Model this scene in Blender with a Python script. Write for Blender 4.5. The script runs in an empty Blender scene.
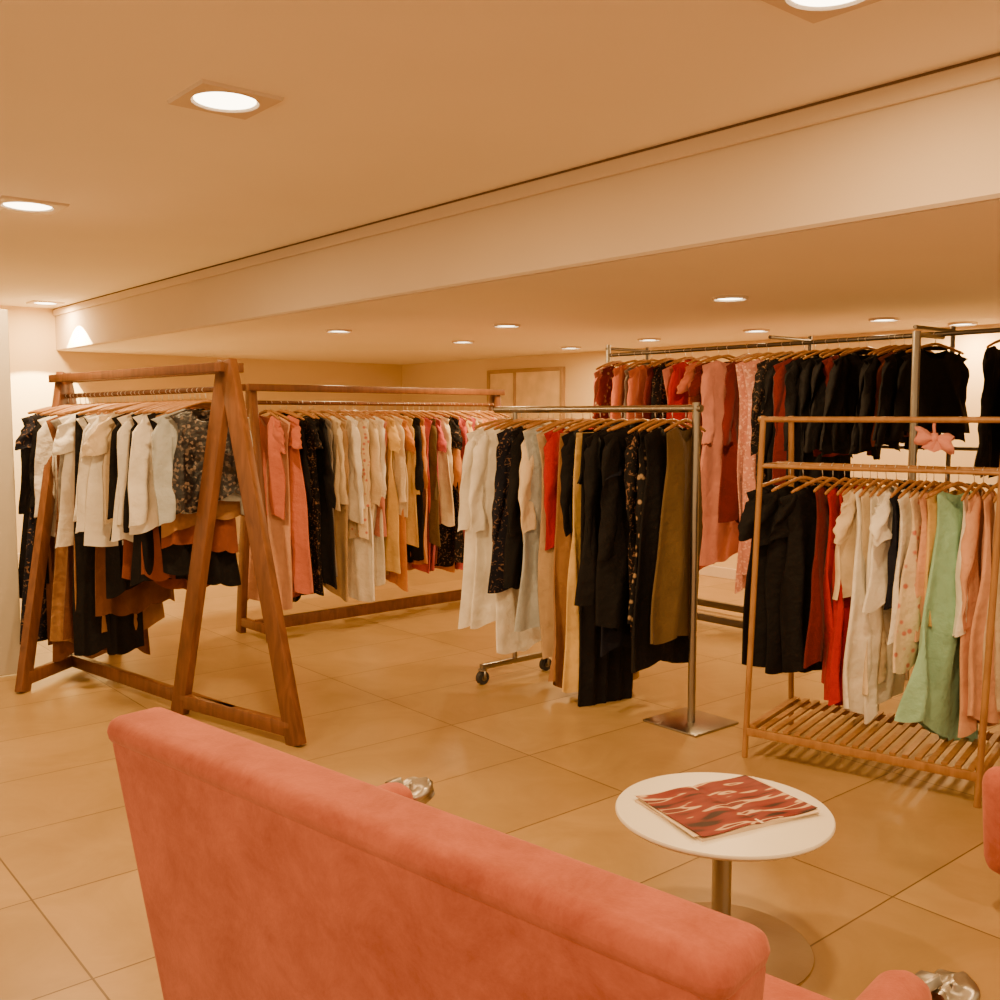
import bpy, bmesh, math, random
from mathutils import Vector, Matrix, noise
C40=math.cos(math.radians(40)); S40=math.sin(math.radians(40))
col=bpy.context.scene.collection
def RW(v,u,z=0.0): return Vector((v*C40-u*S40, v*S40+u*C40, z))
def V3(*a): return Vector(a)

# ---------------------------------------------------------------- materials
MC={}
def nt(name):
    m=bpy.data.materials.new(name); m.use_nodes=True
    n=m.node_tree.nodes; l=m.node_tree.links
    return m,n,l,n['Principled BSDF']
def bump(n,l,b,scale,strength,dist=0.01,coord='Object',detail=4):
    tc=n.new('ShaderNodeTexCoord'); no=n.new('ShaderNodeTexNoise'); no.inputs['Scale'].default_value=scale; no.inputs['Detail'].default_value=detail
    bp=n.new('ShaderNodeBump'); bp.inputs['Strength'].default_value=strength; bp.inputs['Distance'].default_value=dist
    l.new(tc.outputs[coord],no.inputs['Vector']); l.new(no.outputs['Fac'],bp.inputs['Height']); l.new(bp.outputs['Normal'],b.inputs['Normal'])
def plain(name,c,rough=0.5,metal=0.0,var=0.12,nscale=6,bs=0.1,bscale=40,emit=None):
    if name in MC: return MC[name]
    m,n,l,b=nt(name)
    tc=n.new('ShaderNodeTexCoord'); no=n.new('ShaderNodeTexNoise'); no.inputs['Scale'].default_value=nscale
    cr=n.new('ShaderNodeValToRGB')
    cr.color_ramp.elements[0].position=.3; cr.color_ramp.elements[1].position=.7
    cr.color_ramp.elements[0].color=(*[x*(1-var) for x in c],1); cr.color_ramp.elements[1].color=(*[min(1,x*(1+var)) for x in c],1)
    l.new(tc.outputs['Object'],no.inputs['Vector']); l.new(no.outputs['Fac'],cr.inputs['Fac']); l.new(cr.outputs['Color'],b.inputs['Base Color'])
    b.inputs['Roughness'].default_value=rough; b.inputs['Metallic'].default_value=metal
    if bs>0: bump(n,l,b,bscale,bs)
    if emit:
        b.inputs['Emission Color'].default_value=(*emit[0],1); b.inputs['Emission Strength'].default_value=emit[1]
    MC[name]=m; return m
def wood(name,c1,c2,rough=.4):
    m,n,l,b=nt(name)
    tc=n.new('ShaderNodeTexCoord'); mp=n.new('ShaderNodeMapping'); mp.inputs['Scale'].default_value=(14,14,3)
    no=n.new('ShaderNodeTexNoise'); no.inputs['Scale'].default_value=1.5; no.inputs['Detail'].default_value=6; no.inputs['Distortion'].default_value=1.2
    cr=n.new('ShaderNodeValToRGB'); cr.color_ramp.elements[0].position=.3; cr.color_ramp.elements[1].position=.72
    cr.color_ramp.elements[0].color=(*c1,1); cr.color_ramp.elements[1].color=(*c2,1)
    l.new(tc.outputs['Object'],mp.inputs['Vector']); l.new(mp.outputs['Vector'],no.inputs['Vector']); l.new(no.outputs['Fac'],cr.inputs['Fac']); l.new(cr.outputs['Color'],b.inputs['Base Color'])
    b.inputs['Roughness'].default_value=rough
    return m
M_wood=wood('dark_oak',(.12,.043,.012),(.23,.085,.025))
M_wood2=wood('light_beech',(.28,.13,.038),(.42,.215,.065))
M_hang=wood('hanger_wood',(.34,.15,.04),(.50,.245,.075))
M_metal=plain('brushed_steel',(.36,.33,.28),.35,1.0,.05)
M_black=plain('dark_steel',(.13,.11,.09),.4,.8,.05)
M_hook=plain('hook_wire',(.7,.66,.6),.3,1.0,.03,bs=0)
M_silver=plain('silver_casting',(.40,.37,.33),.36,1.0,.35,30)
M_rubber=plain('rubber',(.03,.03,.03),.7)
M_tablew=plain('white_laminate',(.84,.79,.68),.35,0,.02,bs=.02)
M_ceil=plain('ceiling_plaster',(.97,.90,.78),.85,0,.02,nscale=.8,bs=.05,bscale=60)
M_beam=plain('beam_plaster',(.66,.54,.40),.85,0,.03,nscale=.8,bs=.05,bscale=60)  # darker copy of the ceiling plaster, offsets direct lamplight on the beam face
M_wall=plain('wall_plaster',(.80,.62,.35),.8,0,.03,nscale=.8,bs=.06,bscale=60)
M_trim=plain('trim_paint',(.74,.60,.44),.6,0,.02)
M_plate=plain('lamp_plate',(.72,.60,.46),.5,0,.03)
M_groove=plain('painted_gap_shade',(.16,.095,.05),.9)
M_door=plain('door_paint',(.56,.50,.40),.5,0,.02)
M_frame=plain('door_frame',(.42,.27,.13),.5)
M_lens=plain('lamp_lens',(1,1,1),.3,0,0,bs=0,emit=((1,.86,.60),12))
def velvet():
    m,n,l,b=nt('coral_velvet')
    tc=n.new('ShaderNodeTexCoord'); no=n.new('ShaderNodeTexNoise'); no.inputs['Scale'].default_value=7; no.inputs['Detail'].default_value=9; no.inputs['Roughness'].default_value=.78; no.inputs['Distortion'].default_value=.3
    cr=n.new('ShaderNodeValToRGB'); cr.color_ramp.elements[0].position=.36; cr.color_ramp.elements[1].position=.66
    cr.color_ramp.elements[0].color=(.35,.078,.050,1); cr.color_ramp.elements[1].color=(.53,.145,.098,1)
    l.new(tc.outputs['Object'],no.inputs['Vector']); l.new(no.outputs['Fac'],cr.inputs['Fac']); l.new(cr.outputs['Color'],b.inputs['Base Color'])
    b.inputs['Roughness'].default_value=.9; b.inputs['Specular IOR Level'].default_value=.2
    b.inputs['Sheen Weight'].default_value=.35; b.inputs['Sheen Tint'].default_value=(1,.62,.46,1)
    bump(n,l,b,180,.15,.004)
    return m
M_velvet=velvet()
def floor_mat():
    m,n,l,b=nt('floor_tiles')
    tc=n.new('ShaderNodeTexCoord'); mp=n.new('ShaderNodeMapping'); mp.inputs['Location'].default_value=(-.81+1.035*4,-1.52+.57*8,0)
    br=n.new('ShaderNodeTexBrick'); br.offset=0; br.squash=1
    br.inputs['Scale'].default_value=1; br.inputs['Brick Width'].default_value=1.035; br.inputs['Row Height'].default_value=.57
    br.inputs['Mortar Size'].default_value=.0035; br.inputs['Mortar Smooth'].default_value=.3
    br.inputs['Color1'].default_value=(.38,.24,.092,1); br.inputs['Color2'].default_value=(.47,.305,.125,1); br.inputs['Mortar'].default_value=(.16,.09,.032,1)
    no=n.new('ShaderNodeTexNoise'); no.inputs['Scale'].default_value=2.6; no.inputs['Detail'].default_value=9; no.inputs['Roughness'].default_value=.68; no.inputs['Distortion'].default_value=.9
    mx=n.new('ShaderNodeMix'); mx.data_type='RGBA'; mx.blend_type='MULTIPLY'; mx.inputs[0].default_value=.5
    cr=n.new('ShaderNodeValToRGB'); cr.color_ramp.elements[0].color=(.66,.62,.56,1); cr.color_ramp.elements[1].color=(1.0,1,1,1); cr.color_ramp.elements[0].position=.35; cr.color_ramp.elements[1].position=.65
    l.new(tc.outputs['Object'],mp.inputs['Vector']); l.new(mp.outputs['Vector'],br.inputs['Vector']); l.new(tc.outputs['Object'],no.inputs['Vector'])
    l.new(no.outputs['Fac'],cr.inputs['Fac']); l.new(br.outputs['Color'],mx.inputs[6]); l.new(cr.outputs['Color'],mx.inputs[7]); l.new(mx.outputs[2],b.inputs['Base Color'])
    b.inputs['Roughness'].default_value=.33; b.inputs['Specular IOR Level'].default_value=.42
    bp=n.new('ShaderNodeBump'); bp.inputs['Strength'].default_value=.3; bp.inputs['Distance'].default_value=.002; bp.invert=True
    l.new(br.outputs['Fac'],bp.inputs['Height']); l.new(bp.outputs['Normal'],b.inputs['Normal'])
    return m
COL={'black':(.006,.005,.006),'navy':(.010,.011,.022),'white':(.88,.84,.76),'cream':(.78,.64,.44),'beige':(.52,.36,.20),
'tan':(.34,.17,.065),'brown':(.15,.055,.020),'rust':(.23,.060,.024),'coral':(.60,.17,.10),'red':(.42,.008,.008),'pink':(.66,.26,.20),
'rose':(.50,.09,.11),'mint':(.32,.60,.45),'olive':(.125,.078,.030),'grey':(.24,.22,.20),'pale blue':(.44,.48,.50),'orange':(.60,.24,.06),
'yellow':(.72,.48,.16),'dark red':(.13,.010,.008),'green':(.08,.14,.06),'peach':(.72,.38,.23)}
def cloth(c,pat='plain'):
    key='cloth_'+c.replace(' ','_')+'_'+pat
    if key in MC: return MC[key]
    m,n,l,b=nt(key); base=COL[c]
    tc=n.new('ShaderNodeTexCoord')
    no=n.new('ShaderNodeTexNoise'); no.inputs['Scale'].default_value=7; no.inputs['Detail'].default_value=3
    cr=n.new('ShaderNodeValToRGB'); cr.color_ramp.elements[0].position=.3; cr.color_ramp.elements[1].position=.7
    cr.color_ramp.elements[0].color=(*[x*.84 for x in base],1); cr.color_ramp.elements[1].color=(*[min(1,x*1.1) for x in base],1)
    l.new(tc.outputs['Object'],no.inputs['Vector']); l.new(no.outputs['Fac'],cr.inputs['Fac'])
    out=cr.outputs['Color']
    if pat!='plain':
        second={'floral':(.62,.20,.14) if sum(base)>.6 else (.35,.24,.14),'stripe':(.1,.06,.05) if sum(base)>.6 else (.5,.4,.3),'sequin':(.17,.12,.09) if sum(base)<.6 else (.88,.48,.38),'abstract':(.22,.12,.07) if sum(base)<.6 else (.30,.10,.06)}[pat]
        mx=n.new('ShaderNodeMix'); mx.data_type='RGBA'
        r2=n.new('ShaderNodeValToRGB')
        if pat=='floral':
            t=n.new('ShaderNodeTexVoronoi'); t.inputs['Scale'].default_value=24; o=t.outputs['Distance']
            r2.color_ramp.elements[0].position=.18; r2.color_ramp.elements[1].position=.34
            r2.color_ramp.elements[0].color=(1,1,1,1); r2.color_ramp.elements[1].color=(0,0,0,1)
        elif pat=='stripe':
            t=n.new('ShaderNodeTexWave'); t.bands_direction='Z'; t.inputs['Scale'].default_value=12; o=t.outputs['Fac']
            r2.color_ramp.elements[0].position=.6; r2.color_ramp.elements[1].position=.7
        elif pat=='sequin':
            t=n.new('ShaderNodeTexVoronoi'); t.inputs['Scale'].default_value=75; o=t.outputs['Color']
            r2.color_ramp.elements[0].position=.62; r2.color_ramp.elements[1].position=.8
        else:
            t=n.new('ShaderNodeTexNoise'); t.inputs['Scale'].default_value=26; t.inputs['Distortion'].default_value=2.5; o=t.outputs['Fac']
            r2.color_ramp.elements[0].position=.58; r2.color_ramp.elements[1].position=.66
        l.new(tc.outputs['Object'],t.inputs['Vector']); l.new(o,r2.inputs['Fac']); l.new(r2.outputs['Color'],mx.inputs[0])
        l.new(out,mx.inputs[6]); mx.inputs[7].default_value=(*second,1); out=mx.outputs[2]
    l.new(out,b.inputs['Base Color'])
    dark=sum(base)<.1
    b.inputs['Roughness'].default_value=.28 if pat=='sequin' else (.75 if dark else .88)
    b.inputs['Specular IOR Level'].default_value=.7 if pat=='sequin' else .2
    b.inputs['Sheen Weight'].default_value=0 if dark else .1
    bump(n,l,b,22,.6,.018,detail=7)
    MC[key]=m; return m

# ---------------------------------------------------------------- object helpers
def mk(name,bm,mat,parent=None,loc=(0,0,0),rz=0,smooth=True):
    me=bpy.data.meshes.new(name); bmesh.ops.recalc_face_normals(bm,faces=bm.faces); bm.to_mesh(me); bm.free()
    if smooth:
        for p in me.polygons: p.use_smooth=True
    me.materials.append(mat)
    o=bpy.data.objects.new(name,me); col.objects.link(o); o.location=loc; o.rotation_euler=(0,0,rz)
    if parent: o.parent=parent
    return o
def autosm(o,ang=35):
    me=o.data
    bm=bmesh.new(); bm.from_mesh(me)
    for e in bm.edges:
        if len(e.link_faces)==2 and e.calc_face_angle(0)>math.radians(ang): e.smooth=False
    bm.to_mesh(me); bm.free()
def top(o,label,cat,group=None,kind=None):
    o['label']=label; o['category']=cat
    if group: o['group']=group
    return o
def struct(o):
    o['kind']='structure'; return o
def empty(name,loc,rz=0):
    e=bpy.data.objects.new(name,None); e.empty_display_size=.1; col.objects.link(e); e.location=loc; e.rotation_euler=(0,0,rz); return e
HEX=[(0,1,2,3),(7,6,5,4),(0,4,5,1),(1,5,6,2),(2,6,7,3),(3,7,4,0)]
def hexa(name,c,bev,seg,mat,parent=None,loc=(0,0,0),rz=0):
    bm=bmesh.new(); vs=[bm.verts.new(x) for x in c]
    for f in HEX: bm.faces.new([vs[i] for i in f])
    if bev>0: bmesh.ops.bevel(bm,geom=list(bm.edges),offset=bev,segments=seg,profile=.5,affect='EDGES')
    o=mk(name,bm,mat,parent,loc,rz,seg>1); 
    if seg>1: autosm(o,40)
    return o
def box(name,x0,x1,y0,y1,z0,z1,mat,parent=None,loc=(0,0,0),rz=0,bev=0,seg=1):
    return hexa(name,[(x0,y0,z0),(x1,y0,z0),(x1,y1,z0),(x0,y1,z0),(x0,y0,z1),(x1,y0,z1),(x1,y1,z1),(x0,y1,z1)],bev,seg,mat,parent,loc,rz)
def beam(name,p0,p1,w,t,ref,mat,parent):
    p0=Vector(p0);p1=Vector(p1); a=(p1-p0); L=a.length; a.normalize()
    s=Vector(ref)-a*Vector(ref).dot(a); s.normalize(); q=a.cross(s)
    mid=(p0+p1)/2
    c=[]
    for e in (-L/2,L/2):
        for (i,j) in ((-1,-1),(1,-1),(1,1),(-1,1)):
            c.append(a*e+s*(i*w/2)+q*(j*t/2))
    return hexa(name,c,min(w,t)*.12,2,mat,parent,mid-parent.location)
def tube_bm(bm,path,r,n=8,cap=True,sx=1.0):
    rings=[]
    N=len(path)
    for i,p in enumerate(path):
        p=Vector(p)
        a=(Vector(path[min(i+1,N-1)])-Vector(path[max(i-1,0)])).normalized()
        rf=Vector((0,1,0)) if abs(a.y)<.9 else Vector((1,0,0))
        s=(rf-a*rf.dot(a)).normalized(); q=a.cross(s)
        rr=r[i] if isinstance(r,(list,tuple)) else r
        rings.append([bm.verts.new(p+(s*math.cos(2*math.pi*k/n)*sx+q*math.sin(2*math.pi*k/n))*rr) for k in range(n)])
    for i in range(N-1):
        for k in range(n):
            bm.faces.new([rings[i][k],rings[i][(k+1)%n],rings[i+1][(k+1)%n],rings[i+1][k]])
    if cap:
        bm.faces.new(rings[0][::-1]); bm.faces.new(rings[-1])
def rod(name,p0,p1,r,mat,parent,n=16):
    p0=Vector(p0);p1=Vector(p1);mid=(p0+p1)/2
    bm=bmesh.new(); tube_bm(bm,[p0-mid,p1-mid],r,n)
    o=mk(name,bm,mat,parent,mid-parent.location); autosm(o); return o
def lathe(name,prof,mat,parent=None,loc=(0,0,0),n=64,flute=None,rough=0):
    bm=bmesh.new(); rings=[]
    for (r,z) in prof:
        if r<1e-5: rings.append([bm.verts.new((0,0,z))])
        else:
            rings.append([bm.verts.new((r*(1+(flute[0]*math.cos(flute[1]*2*math.pi*k/n+z*30) if flute else 0))*math.cos(2*math.pi*k/n),r*(1+(flute[0]*math.cos(flute[1]*2*math.pi*k/n+z*30) if flute else 0))*math.sin(2*math.pi*k/n),z)) for k in range(n)])
    for i in range(len(rings)-1):
        a,b=rings[i],rings[i+1]
        for k in range(n):
            f=[a[k%len(a)],a[(k+1)%len(a)],b[(k+1)%len(b)],b[k%len(b)]]
            u=[]
            for x in f:
                if x not in u: u.append(x)
            if len(u)>2: bm.faces.new(u)
    if rough:
        for v in bm.verts: v.co+=noise.noise_vector(v.co*36+Vector((rough*99,0,0)))*rough
    o=mk(name,bm,mat,parent,loc); autosm(o,38); return o

# ---------------------------------------------------------------- room (local x=V, y=U)
RZ=math.radians(40)
EU=10.94; EV=7.5; BV=3.19; H1=2.6; H2=2.17; N0=-3.0
def rbox(name,v0,v1,u0,u1,z0,z1,mat,bev=0): 
    return struct(box(name,v0,v1,u0,u1,z0,z1,mat,None,(0,0,0),RZ,bev))
rbox('floor',N0,EV+.1,N0,EU+.1,-.1,0,floor_mat())
rbox('ceiling',N0,BV,N0,EU+.1,H1,H1+.1,M_ceil)
rbox('ceiling',BV+.04,EV+.1,N0,EU+.1,H2,H1+.1,M_ceil)
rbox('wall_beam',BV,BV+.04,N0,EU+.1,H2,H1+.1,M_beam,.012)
rbox('wall_end',N0,EV+.1,EU,EU+.15,0,H1,M_wall)
rbox('wall_side',EV,EV+.15,N0,EU,0,H2,M_wall)
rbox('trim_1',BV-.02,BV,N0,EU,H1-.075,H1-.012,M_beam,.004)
rbox('trim_2',BV-.010,BV,N0,EU,H1-.011,H1,M_groove)  # dark strip painted in as the shade of the gap above the trim
rbox('baseboard_end',N0,EV,EU-.015,EU,0,.1,M_trim,.003)
rbox('baseboard_side',EV-.015,EV,N0,EU-.015,0,.1,M_trim,.003)
dv=-2.78*C40+5.72*S40; du=2.78*S40+5.72*C40
d1=rbox('door_1',dv-1.0,dv,du,du+.045,0.01,2.1,M_door,.004)
def sidept(px):
    t=(px-500)/1000; D=EV/(t*C40+S40); return -t*D*S40+D*C40
ua=sidept(565); ub=sidept(490); um=sidept(517)
rbox('door_2',EV-.03,EV,ua+.04,ub-.04,0,1.99,plain('door_cream',(.80,.62,.36),.5))
for i,(a,b,z0,z1) in enumerate([(ua,ua+.04,0,2.03),(ub-.04,ub,0,2.03),(ua+.04,ub-.04,1.99,2.03),(um-.015,um+.015,0,1.99)]):
    rbox('trim_%d'%(i+3),EV-.05,EV,a,b,z0,z1,M_frame,.003)

# ---------------------------------------------------------------- downlights
WARM=(1,.625,.27)
def downlight(x,y,z,r,square,energy,grp):
    root=empty('recessed_downlight',(x,y,z),RZ)
    bm=bmesh.new(); n=64
    R0=[];R1=[];R2=[];R3=[]
    th=.012 if square else .016
    for k in range(n):
        a=2*math.pi*k/n; c,s=math.cos(a),math.sin(a)
        R=r*1.42/max(abs(c),abs(s)) if square else r*1.28
        R0.append(bm.verts.new((R*c,R*s,0))); R1.append(bm.verts.new((R*c*.97,R*s*.97,-th))); R2.append(bm.verts.new((r*1.10*c,r*1.10*s,-th))); R3.append(bm.verts.new((r*c,r*s,-.003)))
    for A,B in ((R0,R1),(R1,R2),(R2,R3)):
        for k in range(n): bm.faces.new([A[k],A[(k+1)%n],B[(k+1)%n],B[k]])
    mk('trim_plate',bm,M_plate,root,smooth=False)
    lathe('lens',[(0,-.008),(r*.9,-.008),(r,-.005)],M_lens,root,n=40)
    ld=bpy.data.lights.new('lamp','AREA'); ld.shape='DISK'; ld.size=r*1.8; ld.energy=energy; ld.color=WARM
    lo=bpy.data.objects.new('lamp',ld); col.objects.link(lo); lo.parent=root; lo.location=(0,0,-.024)
    top(root,('square-framed' if square else 'round')+' recessed warm ceiling downlight','ceiling light',grp)
for (x,y,r,e) in [(-.957,3.587,.105,58),(-2.47,5.34,.115,62),(-4.42,9.85,.10,42),(.854,2.68,.105,38)]:
    downlight(x,y,H1,r,True,e,'downlights in the high ceiling')
for (x,y,e) in [(1.30,5.73,34),(2.0,7.88,28),(2.65,6.98,29),(3.34,7.3,28),(1.3,8.8,23),(.69,9.85,20),(.05,7.44,34),(-.33,9.05,20),(-1.26,7.9,26)]:
    downlight(x,y,H2,.080,False,e,'downlights in the low ceiling')
for (v,u,e) in [(.2,.3,22),(2.3,-.6,34),(-1.2,2.0,46)]:  # extra downlights out of view, added to light the room
    p=RW(v,u); downlight(p.x,p.y,H1,.115,True,e,'downlights in the high ceiling')
def spot(v,u,z,e,ang):
    ld=bpy.data.lights.new('wall_washer','SPOT'); ld.energy=e; ld.spot_size=math.radians(ang); ld.spot_blend=.10; ld.color=(1,.76,.40); ld.shadow_soft_size=.005
    lo=bpy.data.objects.new('wall_washer',ld); col.objects.link(lo); lo.location=RW(v,u,z)
spot(BV-.22,10.2,H1-.05,750,104)

# ---------------------------------------------------------------- garments
TZ=-.108
def tube_sleeve(bm,side,W,SL,rng,z0,short=False):
    n=16;M=15;rings=[]
    out=rng.uniform(.0,.05)+(.02 if short else 0); yb=rng.uniform(-.04,.04); r0=.056; r1=rng.uniform(.044,.062) if not short else .070
    f1=rng.uniform(0,6)
    for j in range(M):
        v=j/(M-1)
        x=side*(W-.052+out*min(1,v*1.5)**1.2+(0 if short else .010*math.sin(v*7+f1)*v))
        z=z0-.012-v*SL; y=yb*v
        r=r0+(r1-r0)*v
        if j==0: r*=.5
        ring=[]
        for k in range(n):
            a=2*math.pi*k/n
            fl=.26+.16*(1-v)+.08*math.sin(v*10+f1)
            ring.append(bm.verts.new((x+r*math.cos(a)*.92,y+r*fl*math.sin(a)+.008*math.sin(2*a+v*5+f1)+.006*math.sin(v*22+f1)*math.cos(a),z-side*math.cos(a)*.034*(1-.6*v)+.004*math.sin(3*a+f1))))
        rings.append(ring)
    for j in range(M-1):
        for k in range(n): bm.faces.new([rings[j][k],rings[j][(k+1)%n],rings[j+1][(k+1)%n],rings[j+1][k]])
    bm.faces.new(rings[0])
def garment_bm(kind,L,sleeve,W,flare,seed,boxy=False):
    rng=random.Random(seed); bm=bmesh.new()
    n=64;M=30
    ph=rng.uniform(0,6.3); ph2=rng.uniform(0,6.3); k1=rng.uniform(2.2,5.2); k2=rng.uniform(6,10); dr=rng.uniform(-2.2,2.2); hs=rng.uniform(-.05,.05)
    hem=rng.uniform(-.10,.10); lean=rng.uniform(-.015,.015)
    if boxy: hs=0; hem=.01
    top_z=TZ if kind not in('trousers','skirt') else -.15
    def tri(x): return 1-2*abs(math.sin(x))**.75
    def body(x0,Wt,Wb,Lb,th,shoulder,neck,fold,sl=0.34):
        rings=[]
        for j in range(M):
            v=j/(M-1)
            if shoulder: hw=Wt*(1-.13*min(1,v*6))+(Wb-Wt*.87)*max(0,(v-.15)/.85)-.014*math.sin(min(1,v*2)*math.pi)
            else: hw=Wt+(Wb-Wt)*v
            t=.009+th*min(1,v*4)**.7
            A=fold*min(1,.12+v*1.5)
            ring=[]
            for k in range(n):
                a=2*math.pi*k/n; c=math.cos(a); s=math.sin(a)
                cx=math.copysign(abs(c)**.85,c); x=hw*cx
                y=t*math.copysign(abs(s)**.55,s)*(.6+.4*(1-abs(cx)))+lean*v
                xn=x/max(.1,Wt)
                y+=A*(tri(k1*xn*.9+ph+dr*v)*.95+math.sin(k2*xn+ph2-dr*v*1.5)*.38+.24*math.sin(v*11+xn*3+ph2))
                x+=.008*math.sin(v*6+ph)*v+hs*v*v
                z=top_z-v*Lb
                if shoulder:
                    z-=sl*max(0,abs(x)-.05)*(1-v)**5
                    if neck and abs(x)<.085 and j<4: z-=(1-(x/.085)**2)*(.085 if s>0 else .03)*(1-j/4)
                if v>.7: z+=((0 if boxy else .018)*math.sin(xn*3+ph)+.014*tri(k1*xn*.9+ph+dr)+hem*xn*.5)*(v-.7)*3.3
                ring.append(bm.verts.new((x0+x,y,z)))
            rings.append(ring)
        for j in range(M-1):
            for k in range(n): bm.faces.new([rings[j][k],rings[j][(k+1)%n],rings[j+1][(k+1)%n],rings[j+1][k]])
        r0=rings[0]
        if not (neck and shoulder): bm.faces.new(r0)
        else:
            for k in range(n//2):
                a,b=r0[k],r0[k+1]; c,d=r0[(n-k-1)%n],r0[(n-k)%n]
                if abs((a.co.x+b.co.x)/2-x0)>.08:
                    q=[]
                    for x in (a,b,c,d):
                        if x not in q: q.append(x)
                    if len(q)>2:
                        try: bm.faces.new(q)
                        except: pass
    if kind=='trousers':
        body(0,.17,.175,.28,.018,False,False,.008)
        body(-.085,.088,.095*(1+flare),L,.020,False,False,.012); body(.085,.088,.095*(1+flare),L,.020,False,False,.012)
    elif kind=='skirt':
        body(0,.15,.15+flare,L,.018,False,False,.026)
    else:
        th={'blouse':.015,'shirt':.016,'top':.015,'dress':.017}.get(kind,.028)
        body(0,W,W*.92+flare,L,th,True,True,.019 if kind!='dress' else .026)
        zs=top_z-.34*(W-.05)*.8
        if sleeve=='long': 
            for s in(-1,1): tube_sleeve(bm,s,W,min(L,rng.uniform(.50,.60)),rng,zs)
        elif sleeve=='short':
            for s in(-1,1): tube_sleeve(bm,s,W,rng.uniform(.17,.22),rng,zs,True)
        if kind in('shirt','coat','jacket'):
            nn=20; ra=[];rb=[]
            for k in range(nn):
                a=2*math.pi*k/nn; s=math.sin(a);c=math.cos(a)
                ra.append(bm.verts.new((.075*c,.024*s,top_z-.015-(.05 if s>0.3 else 0))))
                rb.append(bm.verts.new((.085*c,.030*s,top_z+.012-(.07 if s>0.3 else 0))))
            for k in range(nn): bm.faces.new([ra[k],ra[(k+1)%nn],rb[(k+1)%nn],rb[k]])
    return bm
def hanger_meshes():
    bm=bmesh.new(); path=[];rad=[]
    for i in range(21):
        t=-1+i/10; path.append((.20*t,0,-.078-.075*abs(t)**1.3)); rad.append(.012 if abs(t)<.95 else .008)
    tube_bm(bm,path,rad,8,sx=.6)
    me1=bpy.data.meshes.new('hanger_bar'); bmesh.ops.recalc_face_normals(bm,faces=bm.faces); bm.to_mesh(me1); bm.free()
    bm=bmesh.new(); path=[]
    for i in range(13):
        a=math.radians(200-i*(290/12)); path.append((.0175*math.cos(a),0,.0175*math.sin(a)))
    path+= [(.002,0,-.03),(0,0,-.05),(0,0,-.08)]
    tube_bm(bm,path,.0024,6)
    me2=bpy.data.meshes.new('hanger_hook'); bm.to_mesh(me2); bm.free()
    for me,m in((me1,M_hang),(me2,M_hook)):
        me.materials.append(m)
        for p in me.polygons: p.use_smooth=True
    return me1,me2
HM=hanger_meshes()
def hanger(loc,rot,where,short,small):
    o=bpy.data.objects.new('clothes_hanger',HM[0]); col.objects.link(o); o.location=loc; o.rotation_euler=rot
    o.scale=(.80,.75,.72) if small else (.97,.85,.70)
    h=bpy.data.objects.new('hook',HM[1]); col.objects.link(h); h.parent=o
    top(o,'wooden clothes hanger with wire hook on '+where,'hanger','clothes hangers on '+short)
PATW={'plain':'','floral':'floral ','stripe':'striped ','sequin':'sequinned ','abstract':'patterned '}
SEED=[10]
def hang(rack_p0,rack_p1,specs,where,t0=.03,t1=.97,jit=9,buttons=(),turn=0.0,tj=.3,small=False,boxy=False):
    """specs: (kind,colour,length,sleeve,pattern,half width,flare[,extra turn deg])"""
    p0=Vector(rack_p0);p1=Vector(rack_p1); d=(p1-p0); yaw=math.atan2(d.y,d.x)-math.pi/2
    if (Matrix.Rotation(yaw,3,'Z')@Vector((0,1,0))).y>0: yaw+=math.pi
    n=len(specs); short=where
    for i,sp in enumerate(specs):
        kind,c,L,sl,pat,W,fl,ex=(list(sp)+[None]*8)[:8]
        sl=sl or 'long'; pat=pat or 'plain'; W=W or .215; fl=fl if fl is not None else .02
        SEED[0]+=1; rng=random.Random(SEED[0])
        t=t0+(t1-t0)*(i+rng.uniform(-tj,tj)*(0<i<n-1))/max(1,n-1)
        loc=p0+d*t; 
        rz=yaw+math.radians(rng.uniform(-jit,jit)+turn+(ex or 0)); rot=(0,math.radians(rng.uniform(-3,3)),rz)
        if not small: W*=rng.uniform(.94,1.10); L*=rng.uniform(.96,1.03)
        bm=garment_bm(kind,L,sl,W,fl,SEED[0],boxy)
        o=mk(kind,bm,cloth(c,pat),None,loc+V3(0,0,.032),rz); o.rotation_euler=rot
        ln='long ' if L>1.0 else ''
        slw={'long':'long-sleeved ','short':'short-sleeved ','none':'sleeveless '}[sl] if kind not in('trousers','skirt') else ''
        top(o,f"{ln}{c} {PATW[pat]}{slw}{kind} on {where}",kind,'clothes on '+short)
        hanger(loc,rot,where,short,small)
        if i in buttons:
            for (bx,bz) in [(-.06,-.30),(-.06,-.42),(-.06,-.54),(.03,-.36),(.03,-.48)]:
                b=lathe('button',[(0,.004),(.010,.004),(.012,0),(0,0)],M_tablew,o,(bx,.066,bz),n=12); b.rotation_euler=(math.radians(-90),0,0)
# ---------------------------------------------------------------- rack 1 : A-frame
E1=Vector((-1.95,5.25,0))
r1=empty('clothes_rack',E1)
nA=V3(-1.30,4.80,1.73); fA=V3(-2.53,5.84,1.715)
rd=(fA-nA).normalized()
ft=[V3(-.93,4.46,.0),V3(-1.625,4.965,.0)]
Nn=V3(.6,.8,0)
for f in ft: beam('leg',nA+V3(0,0,.03),f,.098,.045,(f-ft[0] if f is ft[1] else f-ft[1]),M_wood,r1)
beam('foot_bar',ft[0]+V3(0,0,.07)+(ft[1]-ft[0])*.03,ft[1]+V3(0,0,.07)+(ft[0]-ft[1])*.03,.07,.04,(0,0,1),M_wood,r1)
ff=[V3(-2.60,5.34,0),V3(-2.44,6.24,0)]
for f in ff: beam('leg',fA+V3(0,0,.03),f,.085,.045,(ff[1]-ff[0]),M_wood,r1)
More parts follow.
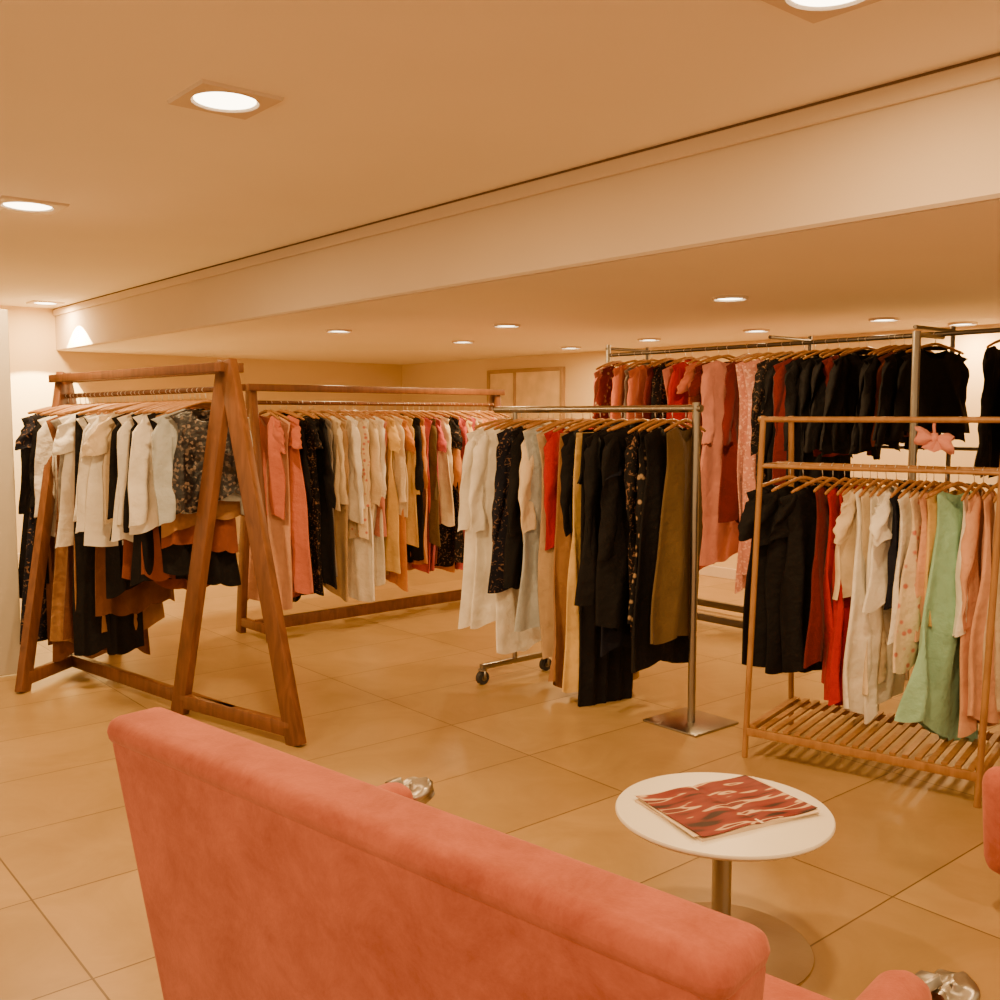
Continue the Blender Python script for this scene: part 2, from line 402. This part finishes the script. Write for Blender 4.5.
beam('foot_bar',ff[0]+V3(.01,.03,.07),ff[1]+V3(0,-.03,.07),.07,.04,(0,0,1),M_wood,r1)
for s in(-1,1):
    beam('top_beam',nA-rd*.04+Nn*.055*s,fA+rd*.05+Nn*.055*s,.045,.03,(0,0,1),M_wood,r1)
H1a=nA+V3(0,0,-.10); H1b=fA+V3(0,0,-.10)
rod('hanging_rail',H1a,H1b,.014,M_wood,r1)
beam('base_beam',(ft[0]+ft[1])/2+V3(0,0,.07),(ff[0]+ff[1])/2+V3(0,0,.07),.07,.04,(0,0,1),M_wood,r1)
top(r1,'dark wooden A-frame clothes rack full of garments beside coral sofa','clothes rack')
hang(H1a,H1b,[
 ('top','black',.48,'none','sequin',.18,.02,5),('blouse','pale blue',.52,'long',None,.25,0,4),('blouse','tan',.60,'none',None,.18,.03,0),('skirt','rust',.68,None,None,None,.04),('dress','black',.86,'none',None,.18,.03,2),('blouse','white',.60,'long',None,.22),('dress','rust',.86,'none',None,.18,.04),('dress','black',.90,'long',None,.19),
 ('blouse','white',.68,'long',None,.22),('dress','rust',.95,'none',None,.18,.04),('shirt','black',.72,'long',None,.21),('blouse','cream',.66,'short',None,.21),('skirt','black',.85,None,None,None,.04),('blouse','white',.72,'long',None,.23),('dress','black',.92,'short',None,.19),('blouse','white',.70,'long',None,.21),('skirt','brown',1.10,None,None,None,.06),('jacket','black',.72,'long',None,.2),('blouse','white',.72,'none',None,.21),('trousers','black',1.34),('skirt','tan',1.24,None,None,None,.09),('blouse','white',.74,'short',None,.21),
 ('skirt','brown',1.30,None,None,None,.08),('blouse','grey',.72,'none'),('skirt','tan',1.30,None,None,None,.09),('dress','brown',1.32,'none',None,.2,.05),('blouse','white',.72,'long'),('skirt','brown',1.32,None,None,None,.10),('coat','black',1.0,'long',None,.21),('dress','navy',1.28,'short','abstract'),('coat','black',1.08,'long',None,.21)],
 'the wooden A-frame rack',.115,1.0,turn=-26,jit=6,tj=.3)
# ---------------------------------------------------------------- rack 2 : long wood rack
def woodrack2():
    A=V3(-1.66,6.70,1.69); B=V3(-.04,8.12,1.69); d=(B-A).normalized(); nn=V3(-d.y,d.x,0)
    r=empty('clothes_rack',V3((A.x+B.x)/2,(A.y+B.y)/2,0))
    for P in(A,B):
        fs=[V3(P.x,P.y,0)+nn*.22*s for s in(-1,1)]
        for f in fs: beam('leg',P+V3(0,0,.02),f,.075,.045,nn,M_wood,r)
        beam('foot_bar',fs[0]+V3(0,0,.08),fs[1]+V3(0,0,.08),.06,.04,(0,0,1),M_wood,r)
    for s in(-1,1): beam('top_beam',A-d*.05+nn*.05*s,B+d*.05+nn*.05*s,.045,.03,(0,0,1),M_wood,r)
    a=A+V3(0,0,-.10);b=B+V3(0,0,-.10)
    rod('hanging_rail',a,b,.014,M_wood,r)
    beam('base_beam',V3(A.x,A.y,.08),V3(B.x,B.y,.08),.08,.04,(0,0,1),M_wood,r)
    top(r,'long dark wooden clothes rack packed with pale and coral garments','clothes rack')
    hang(a,b,[
     ('dress','coral',.66,'short',None,.2),('dress','peach',1.3,'none',None,.2,.05),('dress','coral',1.28,'short',None,.2),('coat','black',1.15,'long',None,.19),('dress','black',1.2,'short','abstract',.19),('dress','black',1.28,'none','abstract',.19),
     ('dress','black',1.15,'long',None,.19),('dress','grey',1.15,'long',None,.19),('blouse','cream',.72,'long',None,.21),('dress','beige',1.28,'long',None,.18,.04),('blouse','white',.70,'long',None,.22),('dress','cream',.85,'long','floral',.21),('dress','white',1.3,'none',None,.19),('blouse','cream',.76,'long',None,.21),
     ('dress','white',1.22,'long',None,.19),('blouse','pink',.8,'long','floral',.2),('dress','yellow',1.22,'short',None,.19),('blouse','cream',.7,'long',None,.21),('dress','orange',1.25,'short',None,.19),('dress','yellow',1.0,'long',None,.18),('shirt','black',1.1,'long',None,.19),('dress','orange',1.2,'long',None,.18),
     ('dress','rose',1.22,'none',None,.18),('shirt','olive',1.0,'long',None,.18),('dress','rose',1.2,'short',None,.19),('blouse','cream',.8,'long',None,.19),('dress','black',1.2,'short','abstract',.18),('dress','orange',1.22,'long',None,.18),
     ('dress','rose',1.15,'long',None,.19),('blouse','yellow',.85,'long',None,.19),('dress','rose',1.22,'none',None,.18),('shirt','beige',1.0,'long',None,.19),('dress','orange',1.2,'long','floral',.19),('dress','tan',1.22,'short',None,.19),('dress','coral',1.2,'short',None,.19),('blouse','cream',.9,'long',None,.19),('dress','black',1.2,'long',None,.19)],
     'the long wooden rack',.05,.985,turn=8,tj=.4,jit=8)
woodrack2()
# ---------------------------------------------------------------- rack 3 : metal rack
def rack3():
    A=V3(.03,5.72,1.535);B=V3(.935,4.78,1.535); d=(B-A).normalized()
    r=empty('clothes_rack',V3(.5,5.26,0))
    rod('hanging_rail',A-d*.08,B+d*.03,.018,M_metal,r)
    A2=A+d*.08
    rod('post',V3(A2.x,A2.y,.09),A2,.014,M_metal,r); rod('post',V3(B.x,B.y,.01),B+V3(0,0,.03),.019,M_metal,r)
    Vd=V3(C40,S40,0)
    beam('foot_bar',V3(A2.x,A2.y,.1)-Vd*.25,V3(A2.x,A2.y,.1)+Vd*.25,.03,.03,(0,0,1),M_metal,r)
    for s in(-1,1):
        p=V3(A2.x,A2.y,0)+Vd*.24*s
        q=Vd.cross(V3(0,0,1))
        e=empty('caster',p-r.location); e.parent=r
        def cy(name,c0,c1,rr,m):
            bm=bmesh.new(); tube_bm(bm,[c0,c1],rr,24); o=mk(name,bm,m,e); autosm(o); return o
        cy('wheel',q*-.015+V3(0,0,.038),q*.015+V3(0,0,.038),.037,M_rubber)
        cy('wheel_hub',q*-.018+V3(0,0,.038),q*.018+V3(0,0,.038),.016,M_metal)
        for k in(-1,1):
            bm=bmesh.new(); tube_bm(bm,[q*.023*k+V3(0,0,.03),q*.023*k+V3(0,0,.082)],.008,8); mk('fork_arm',bm,M_metal,e)
        cy('swivel',V3(0,0,.078),V3(0,0,.09),.026,M_metal)
    box('base_plate',-.165,.165,-.165,.165,0,.012,M_metal,r,V3(B.x,B.y+.02,0)-r.location,RZ,.003,2)
    top(r,'grey metal clothes rail with flat base plate and caster foot','clothes rack')
    hang(A,B,[
     ('dress','white',1.12,'long',None,.25,.05,-6),('dress','white',1.12,'long',None,.24,.05,-4),('dress','white',1.25,'none',None,.19,.03),('dress','navy',.92,'long','abstract',.20),('jacket','black',.9,'long',None,.20),('jacket','cream',.68,'long',None,.21,-.02),('dress','pale blue',1.15,'none',None,.20),
     ('dress','beige',1.32,'none',None,.20,.05),('blouse','red',.66,'long',None,.18),('skirt','tan',1.38,None,None,None,.10),('coat','black',.80,'long',None,.22),('skirt','yellow',1.32,None,None,None,.11),('trousers','black',1.40),('coat','black',.88,'long',None,.25),
     ('dress','navy',1.16,'short',None,.20,.04),('coat','black',1.08,'long',None,.24,.02),('dress','black',1.12,'long','abstract',.21,.02),('shirt','black',.95,'long','floral',.19),('dress','black',1.16,'none',None,.20,.06),('dress','olive',1.04,'none',None,.18,.02,6)],
     'the grey metal rail',.0,.955,buttons=(13,15),turn=-6,tj=.35)
rack3()
# ---------------------------------------------------------------- rack 4 : light wood rack with slatted shelf
def rack4():
    r=empty('clothes_rack',V3(1.62,4.34,0))
    FL=V3(1.08,4.305,0);FR=V3(1.835,3.735,0);BL=V3(1.42,4.77,0);BR=V3(2.18,4.20,0)
    tFL=V3(1.16,4.42,1.50);tFR=V3(1.95,3.86,1.50);tBL=V3(1.37,4.72,1.50);tBR=V3(2.14,4.17,1.50)
    x=(FR-FL).normalized()
    for a,b in((FL,tFL),(FR,tFR),(BL,tBL),(BR,tBR)): rod('leg',a,b,.013,M_wood2,r)
    def at(a,b,z): return a+(b-a)*(z/1.5)
    for a,b,c,d in((FL,tFL,FR,tFR),(BL,tBL,BR,tBR)):
        rod('top_rail',at(a,b,1.485)-x*.02,at(c,d,1.485)+x*.12,.012,M_wood2,r)
    rod('side_rail',at(FL,tFL,1.28),at(BL,tBL,1.28),.010,M_wood2,r); rod('side_rail',at(FR,tFR,1.28),at(BR,tBR,1.28),.010,M_wood2,r)
    rod('side_rail',at(FL,tFL,1.485),at(BL,tBL,1.485),.010,M_wood2,r); rod('side_rail',at(FR,tFR,1.485),at(BR,tBR,1.485),.010,M_wood2,r)
    rod('front_rail',at(FL,tFL,1.28),at(FR,tFR,1.28),.009,M_wood2,r)
    a=(at(FL,tFL,1.28)+at(BL,tBL,1.28))/2; b=(at(FR,tFR,1.28)+at(BR,tBR,1.28))/2
    rod('hanging_rail',a,b,.012,M_wood2,r)
    z=.115
    for p,q in((at(FL,tFL,z),at(FR,tFR,z)),(at(BL,tBL,z),at(BR,tBR,z)),(at(FL,tFL,z),at(BL,tBL,z)),(at(FR,tFR,z),at(BR,tBR,z))):
        beam('shelf_rail',p,q,.035,.02,(0,0,1),M_wood2,r)
    bm=bmesh.new(); n=19
    p0,p1,q0,q1=at(FL,tFL,z+.02),at(FR,tFR,z+.02),at(BL,tBL,z+.02),at(BR,tBR,z+.02)
    for i in range(n):
        t=(i+.6)/(n+.2); s=p0.lerp(p1,t)-r.location; e=q0.lerp(q1,t)-r.location; ax=(e-s).normalized(); sd=ax.cross(V3(0,0,1)).normalized()
        vs=[bm.verts.new(P+sd*w+V3(0,0,h)) for P in(s,e) for (w,h) in((-.012,0),(.012,0),(.012,.01),(-.012,.01))]
        for f in HEX: bm.faces.new([vs[k] for k in f])
    mk('slatted_shelf',bm,M_wood2,r,smooth=False)
    top(r,'slim light wooden clothes rack with slatted bottom shelf','clothes rack')
    W='the slim light wooden rack'
    hang(a,b,[('dress','black',.84,'short',None,.21,-.01,-22),('dress','black',.86,'short',None,.21,-.01,-20),('dress','black',.84,'short',None,.22,.0,-18)],W,.07,.22,turn=-18,small=True,jit=3,boxy=True)
    hang(a,b,[('blouse','dark red',.8,'none',None,.15),('dress','red',.90,'none',None,.14,.03),('dress','red',.98,'none',None,.14,.04),
     ('blouse','cream',.48,'short',None,.16),('dress','white',1.0,'none',None,.15),('dress','cream',.85,'none',None,.15),('dress','white',.96,'none',None,.15),('blouse','white',.5,'short',None,.16),('shirt','navy',.52,'none',None,.17),
     ('blouse','white',.62,'none',None,.17,.04),('blouse','cream',.72,'none','floral',.16),('blouse','peach',.66,'none',None,.15),('blouse','yellow',.60,'none',None,.15)],W,.27,.76,turn=-12,small=True,jit=6)
    hang(a,b,[('dress','mint',1.02,'none',None,.115,.10,-16)],W,.81,.81,turn=-12,small=True,jit=2)
    hang(a,b,[('blouse','white',.60,'none',None,.14),('dress','peach',.98,'long',None,.15,.02),('dress','peach',.95,'none',None,.15,.03),('blouse','cream',.9,'none',None,.15)],W,.87,1.0,turn=-6,small=True,jit=4)
rack4()
def bow():
    bm=bmesh.new()
    for s in(-1,1):
        N=14;n=20;rings=[]
        for i in range(N):
            t=i/(N-1); hx=s*(.006+.062*t); op=.010+.026*math.sin(min(1,t*1.15)*math.pi*.62); dp=.010+.020*math.sin(t*math.pi*.8)
            rings.append([bm.verts.new((hx+.007*math.sin(3*2*math.pi*k/n+s),dp*math.sin(2*math.pi*k/n)+.006*math.sin(4*2*math.pi*k/n),op*math.cos(2*math.pi*k/n)*(1+.16*math.sin(5*2*math.pi*k/n+t*2))-.020*t*s-.01*t)) for k in range(n)])
        for i in range(N-1):
            for k in range(n): bm.faces.new([rings[i][k],rings[i][(k+1)%n],rings[i+1][(k+1)%n],rings[i+1][k]])
        rings2=[]
        for i in range(8):
            t=i/7; rings2.append([bm.verts.new((s*(.004+.020*t)+w*(.014+.010*t),-.012-.006*math.sin(w*3+t*4),-.01-.035*t+.01*w*s*t)) for w in(-1,-.33,.33,1)])
        for i in range(7):
            for k in range(3): bm.faces.new([rings2[i][k],rings2[i][k+1],rings2[i+1][k+1],rings2[i+1][k]])
    tube_bm(bm,[(0,0,.022),(0,-.002,.0),(0,0,-.018)],[.012,.018,.012],12)
    tube_bm(bm,[(0,0,.015),(-.004,.012,.05),(0,.016,.085)],.006,8)
    b=mk('fabric_bow',bm,cloth('pink'),None,(1.735,4.00,1.41),-.45)
    top(b,'small pink fabric bow tied to slim wooden rack','bow')
bow()
# ---------------------------------------------------------------- rack 5 : tall dark double rack
def rack5():
    v=5.68; us=[2.2,2.97,3.97,5.46]; r=empty('clothes_rack',RW(v+.2,3.9,0))
    zt=1.97
    for vv,z in((v,zt),(v+.45,zt+.04)):
        rod('hanging_rail',RW(vv,us[0],z),RW(vv,us[-1],z),.014,M_black,r)
    for u in us:
        rod('cross_bar',RW(v-.02,u,zt+.05),RW(v+.47,u,zt+.05),.012,M_black,r)
        rod('post',RW(v+.45,u,0),RW(v+.45,u,zt+.08),.014,M_black,r)
    for u in(us[0],us[-1]): rod('post',RW(v,u,0),RW(v,u,zt+.08),.020,M_metal,r)
    rod('post',RW(v-.30,2.81,0),RW(v-.30,2.81,zt),.022,M_metal,r)
    rod('cross_bar',RW(v-.30,2.81,zt-.02),RW(v,2.81,zt-.02),.012,M_metal,r)
    for z in(1.08,1.30): rod('cross_bar',RW(v+.45,us[0],z),RW(v+.45,us[-1],z),.012,M_black,r)
    for vv in(v,v+.45): beam('base_beam',RW(vv,us[0],.06),RW(vv,us[-1],.06),.05,.04,(0,0,1),M_black,r)
    top(r,'tall dark metal double clothes rail along the pale wall','clothes rack')
    W='the tall dark metal rail'
    P=RW(v,us[0],zt);Q=RW(v,us[-1],zt)
    hang(P,Q,[('coat','black',.75,'long',None,.2),('jacket','black',.6,'short',None,.2),('dress','black',.7,'long',None,.2)],W,0.0,.085)
    hang(P,Q,[('jacket','black',.46,'long',None,.24),('jacket','black',.50,'long',None,.25),('blouse','rust',.5,'long',None,.2),
     ('jacket','black',.52,'long',None,.25),('jacket','black',.56,'long',None,.26),('jacket','black',.56,'long',None,.25),('jacket','black',.6,'long',None,.25),('blouse','dark red',.6,'long',None,.2),('jacket','black',.6,'long',None,.24),('dress','black',.85,'long',None,.2),
     ('coat','black',.95,'long',None,.24),('dress','dark red',1.0,'long'),('jacket','black',1.0,'long'),('coat','black',1.2,'long','abstract')],W,.20,.515,turn=-12,jit=16,tj=.5)
    hang(P,Q,[('dress','pink',1.50,'none','sequin',.21,.03,-14),('dress','pink',1.5,'none','sequin',.20,.03,-8),('dress','dark red',1.1,'long'),
     ('dress','pink',1.45,'long'),('dress','dark red',1.3,'short'),('dress','coral',1.5,'short'),('shirt','red',.8,'long'),('dress','pink',1.5,'none'),('shirt','black',.9,'long','abstract'),('shirt','dark red',1.2,'long'),('dress','coral',1.3,'long'),('shirt','grey',.8,'long'),('dress','coral',1.4,'long'),('shirt','dark red',.8,'long','floral'),('dress','pink',1.4,'long')],W,.55,.985,turn=-5,tj=.4,jit=9)
rack5()

# ---------------------------------------------------------------- sofa / armchair
def seat_furniture(kind,W,loc,yaw,label,cat,orn,ncush,hz=(.0,.0),al=(0,0)):
    e=empty(kind,loc,yaw); w=W/2
    hexa('backrest',[(-w+.080,.0,.12),(w-.080,.0,.12),(w-.080,.13,.12),(-w+.080,.13,.12),(-w,-.080,.835),(w,-.080,.830),(w,.064,.830),(-w,.064,.835)],.042,8,M_velvet,e)
    hexa('back_top_pad',[(-w+.002,-.083,.790),(w-.002,-.083,.782),(w-.002,.066,.782),(-w+.002,.066,.790),(-w+.002,-.079,.852),(w-.002,-.079,.842),(w-.002,.063,.842),(-w+.002,.063,.852)],.030,8,M_velvet,e)
    box('seat_base',-w+.1,w-.1,.08,.70,.12,.28,M_velvet,e,bev=.03,seg=5)
    cw=(W-.26)/ncush
    for i in range(ncush):
        x0=-w+.13+i*cw; box('seat_cushion',x0,x0+cw-.006,.12,.71,.275,.385,M_velvet,e,bev=.035,seg=6)
    for s in(-1,1):
        h=hz[0] if s<0 else hz[1]; y1=.81+(al[0] if s<0 else al[1]); yb=.74 if orn else y1-.02
        xa,xb=sorted((s*(w-.125),s*(w-.01)))
        hexa('armrest',[(xa,.05,.12),(xb,.05,.12),(xb,yb,.12),(xa,yb,.12),(xa,.03,.47+h),(xb,.03,.47+h),(xb,y1,.445+h),(xa,y1,.445+h)],.052,9,M_velvet,e)
        if orn:
            kx=s*(w-.045)+(.005 if s<0 else .035); kz=.42+h*.4-(.03 if s>0 else 0)
            o=lathe('armrest_knob',[(0,.050),(.012,.049),(.028,.042),(.036,.035),(.040,.028),(.043,.019),(.044,.010),(.042,0),(.038,-.008),(.028,-.018),(.026,-.022),(.034,-.026),(.040,-.030),(.040,-.038),(.02,-.042),(0,-.042)],M_silver,e,(kx,y1+.03,kz),n=72,flute=(.08,5),rough=.011)
            o.rotation_euler=(math.radians(-75),0,math.radians(-25)); o.scale=(1.2,.8,1.25) if s<0 else (1.05,.8,1.1); o['label']='uneven dull silver metal knob'
            c=box('knob_clip',-.034,.014,-.02,.02,0,.022,M_silver,e,(kx-.02,y1-.01,kz+.022),math.radians(-25),.004,3); c.rotation_euler=(math.radians(12),math.radians(-18),math.radians(-25))
        for y in(.10,.66):
            lathe('leg',[(0,0),(.013,0),(.02,.06),(.024,.13),(0,.13)],M_wood,e,(s*(w-.14),y,0),n=20)
    top(e,label,cat); return e
seat_furniture('sofa',1.5,V3(-.245,1.69,0),math.radians(-40.9),'coral velvet two-seat sofa seen from behind, silver arm knobs','sofa',True,2,(.045,0),(-.04,0))
seat_furniture('armchair',.86,V3(2.385,2.645,0),math.radians(48.6),'coral velvet armchair beside the round coffee table','armchair',False,1,(.0,.0),(.09,.09))

# ---------------------------------------------------------------- table + magazine
T=empty('coffee_table',V3(.625,2.72,0))
lathe('table_top',[(0,.378),(.27,.378),(.292,.384),(.30,.392),(.30,.396),(.297,.40),(0,.40)],M_tablew,T,n=96)
lathe('pedestal',[(.0,.01),(.03,.012),(.027,.03),(.027,.36),(.05,.376),(0,.378)],M_metal,T,n=40)
lathe('base_disc',[(0,0),(.25,0),(.253,.005),(.24,.011),(.05,.016),(0,.016)],plain('table_base',(.36,.26,.16),.35,.3),T,n=96)
top(T,'low round white pedestal coffee table with metal column','coffee table')
def mag_mat():
    m,n,l,b=nt('magazine_print')
    tc=n.new('ShaderNodeTexCoord'); mp=n.new('ShaderNodeMapping'); mp.inputs['Scale'].default_value=(3.4,17,1); mp.inputs['Rotation'].default_value=(0,0,.10)
    no=n.new('ShaderNodeTexNoise'); no.inputs['Scale'].default_value=1.5; no.inputs['Distortion'].default_value=0; no.inputs['Detail'].default_value=1.5
    cr=n.new('ShaderNodeValToRGB'); el=cr.color_ramp.elements; el[0].position=.36; el[0].color=(.03,.007,.005,1); el[1].position=.42; el[1].color=(.17,.013,.008,1)
    for p,c in((.55,(.22,.026,.012,1)),(.57,(.60,.42,.27,1)),(.61,(.58,.37,.23,1)),(.625,(.15,.016,.009,1))):
        x=el.new(p); x.color=c
    l.new(tc.outputs['Object'],mp.inputs['Vector']); l.new(mp.outputs['Vector'],no.inputs['Vector']); l.new(no.outputs['Fac'],cr.inputs['Fac']); l.new(cr.outputs['Color'],b.inputs['Base Color'])
    b.inputs['Roughness'].default_value=.5; b.inputs['Specular IOR Level'].default_value=.25; return m
mg=empty('magazine',V3(.635,2.735,.4005),math.radians(27))
def page(name,z0,th,sx,sy,mat,curl,rot=0):
    bm=bmesh.new(); nx=30; ny=6; g=[]
    for lay in(0,1):
        rows=[]
        for i in range(nx+1):
            x=-sx+2*sx*i/nx; row=[]
            for j in range(ny+1):
                y=-sy+2*sy*j/ny
                h=.006*math.exp(-((abs(x)-.05)/.06)**2)*(1 if abs(x)>.004 else .5)+curl*(abs(x)/sx)**4*(.5+.5*(j/ny) if x<0 else 1-.6*(j/ny))
                row.append(bm.verts.new((x*math.cos(rot)-y*math.sin(rot),x*math.sin(rot)+y*math.cos(rot),z0+lay*th+(h if (lay or z0>0) else 0))))
            rows.append(row)
        g.append(rows)
    for i in range(nx):
        for j in range(ny):
            bm.faces.new([g[1][i][j],g[1][i+1][j],g[1][i+1][j+1],g[1][i][j+1]]); bm.faces.new([g[0][i][j],g[0][i][j+1],g[0][i+1][j+1],g[0][i+1][j]])
        for k in(0,ny): bm.faces.new([g[0][i][k],g[0][i+1][k],g[1][i+1][k],g[1][i][k]])
    for i in(0,nx):
        for j in range(ny): bm.faces.new([g[0][i][j],g[0][i][j+1],g[1][i][j+1],g[1][i][j]])
    o=mk(name,bm,mat,mg); autosm(o); return o
M_paper=plain('paper',(.72,.58,.42),.6)
page('page_block',0,.006,.202,.152,M_paper,0)
page('loose_page',.0068,.0008,.208,.150,M_paper,.006,-.07)
page('printed_spread',.0082,.0010,.20,.15,mag_mat(),.008)
top(mg,'open glossy magazine with dark red printed pages on table','magazine')

# ---------------------------------------------------------------- world + camera
w=bpy.data.worlds.new('world'); bpy.context.scene.world=w; w.use_nodes=True
w.node_tree.nodes['Background'].inputs[0].default_value=(1,.64,.31,1); w.node_tree.nodes['Background'].inputs[1].default_value=1.2
cd=bpy.data.cameras.new('camera'); cam=bpy.data.objects.new('camera',cd); col.objects.link(cam)
cd.sensor_width=36; cd.lens=36; cd.clip_start=.05
cam.location=(0,0,1.5); cam.rotation_euler=(math.radians(90-4.8),0,0)
bpy.context.scene.camera=cam
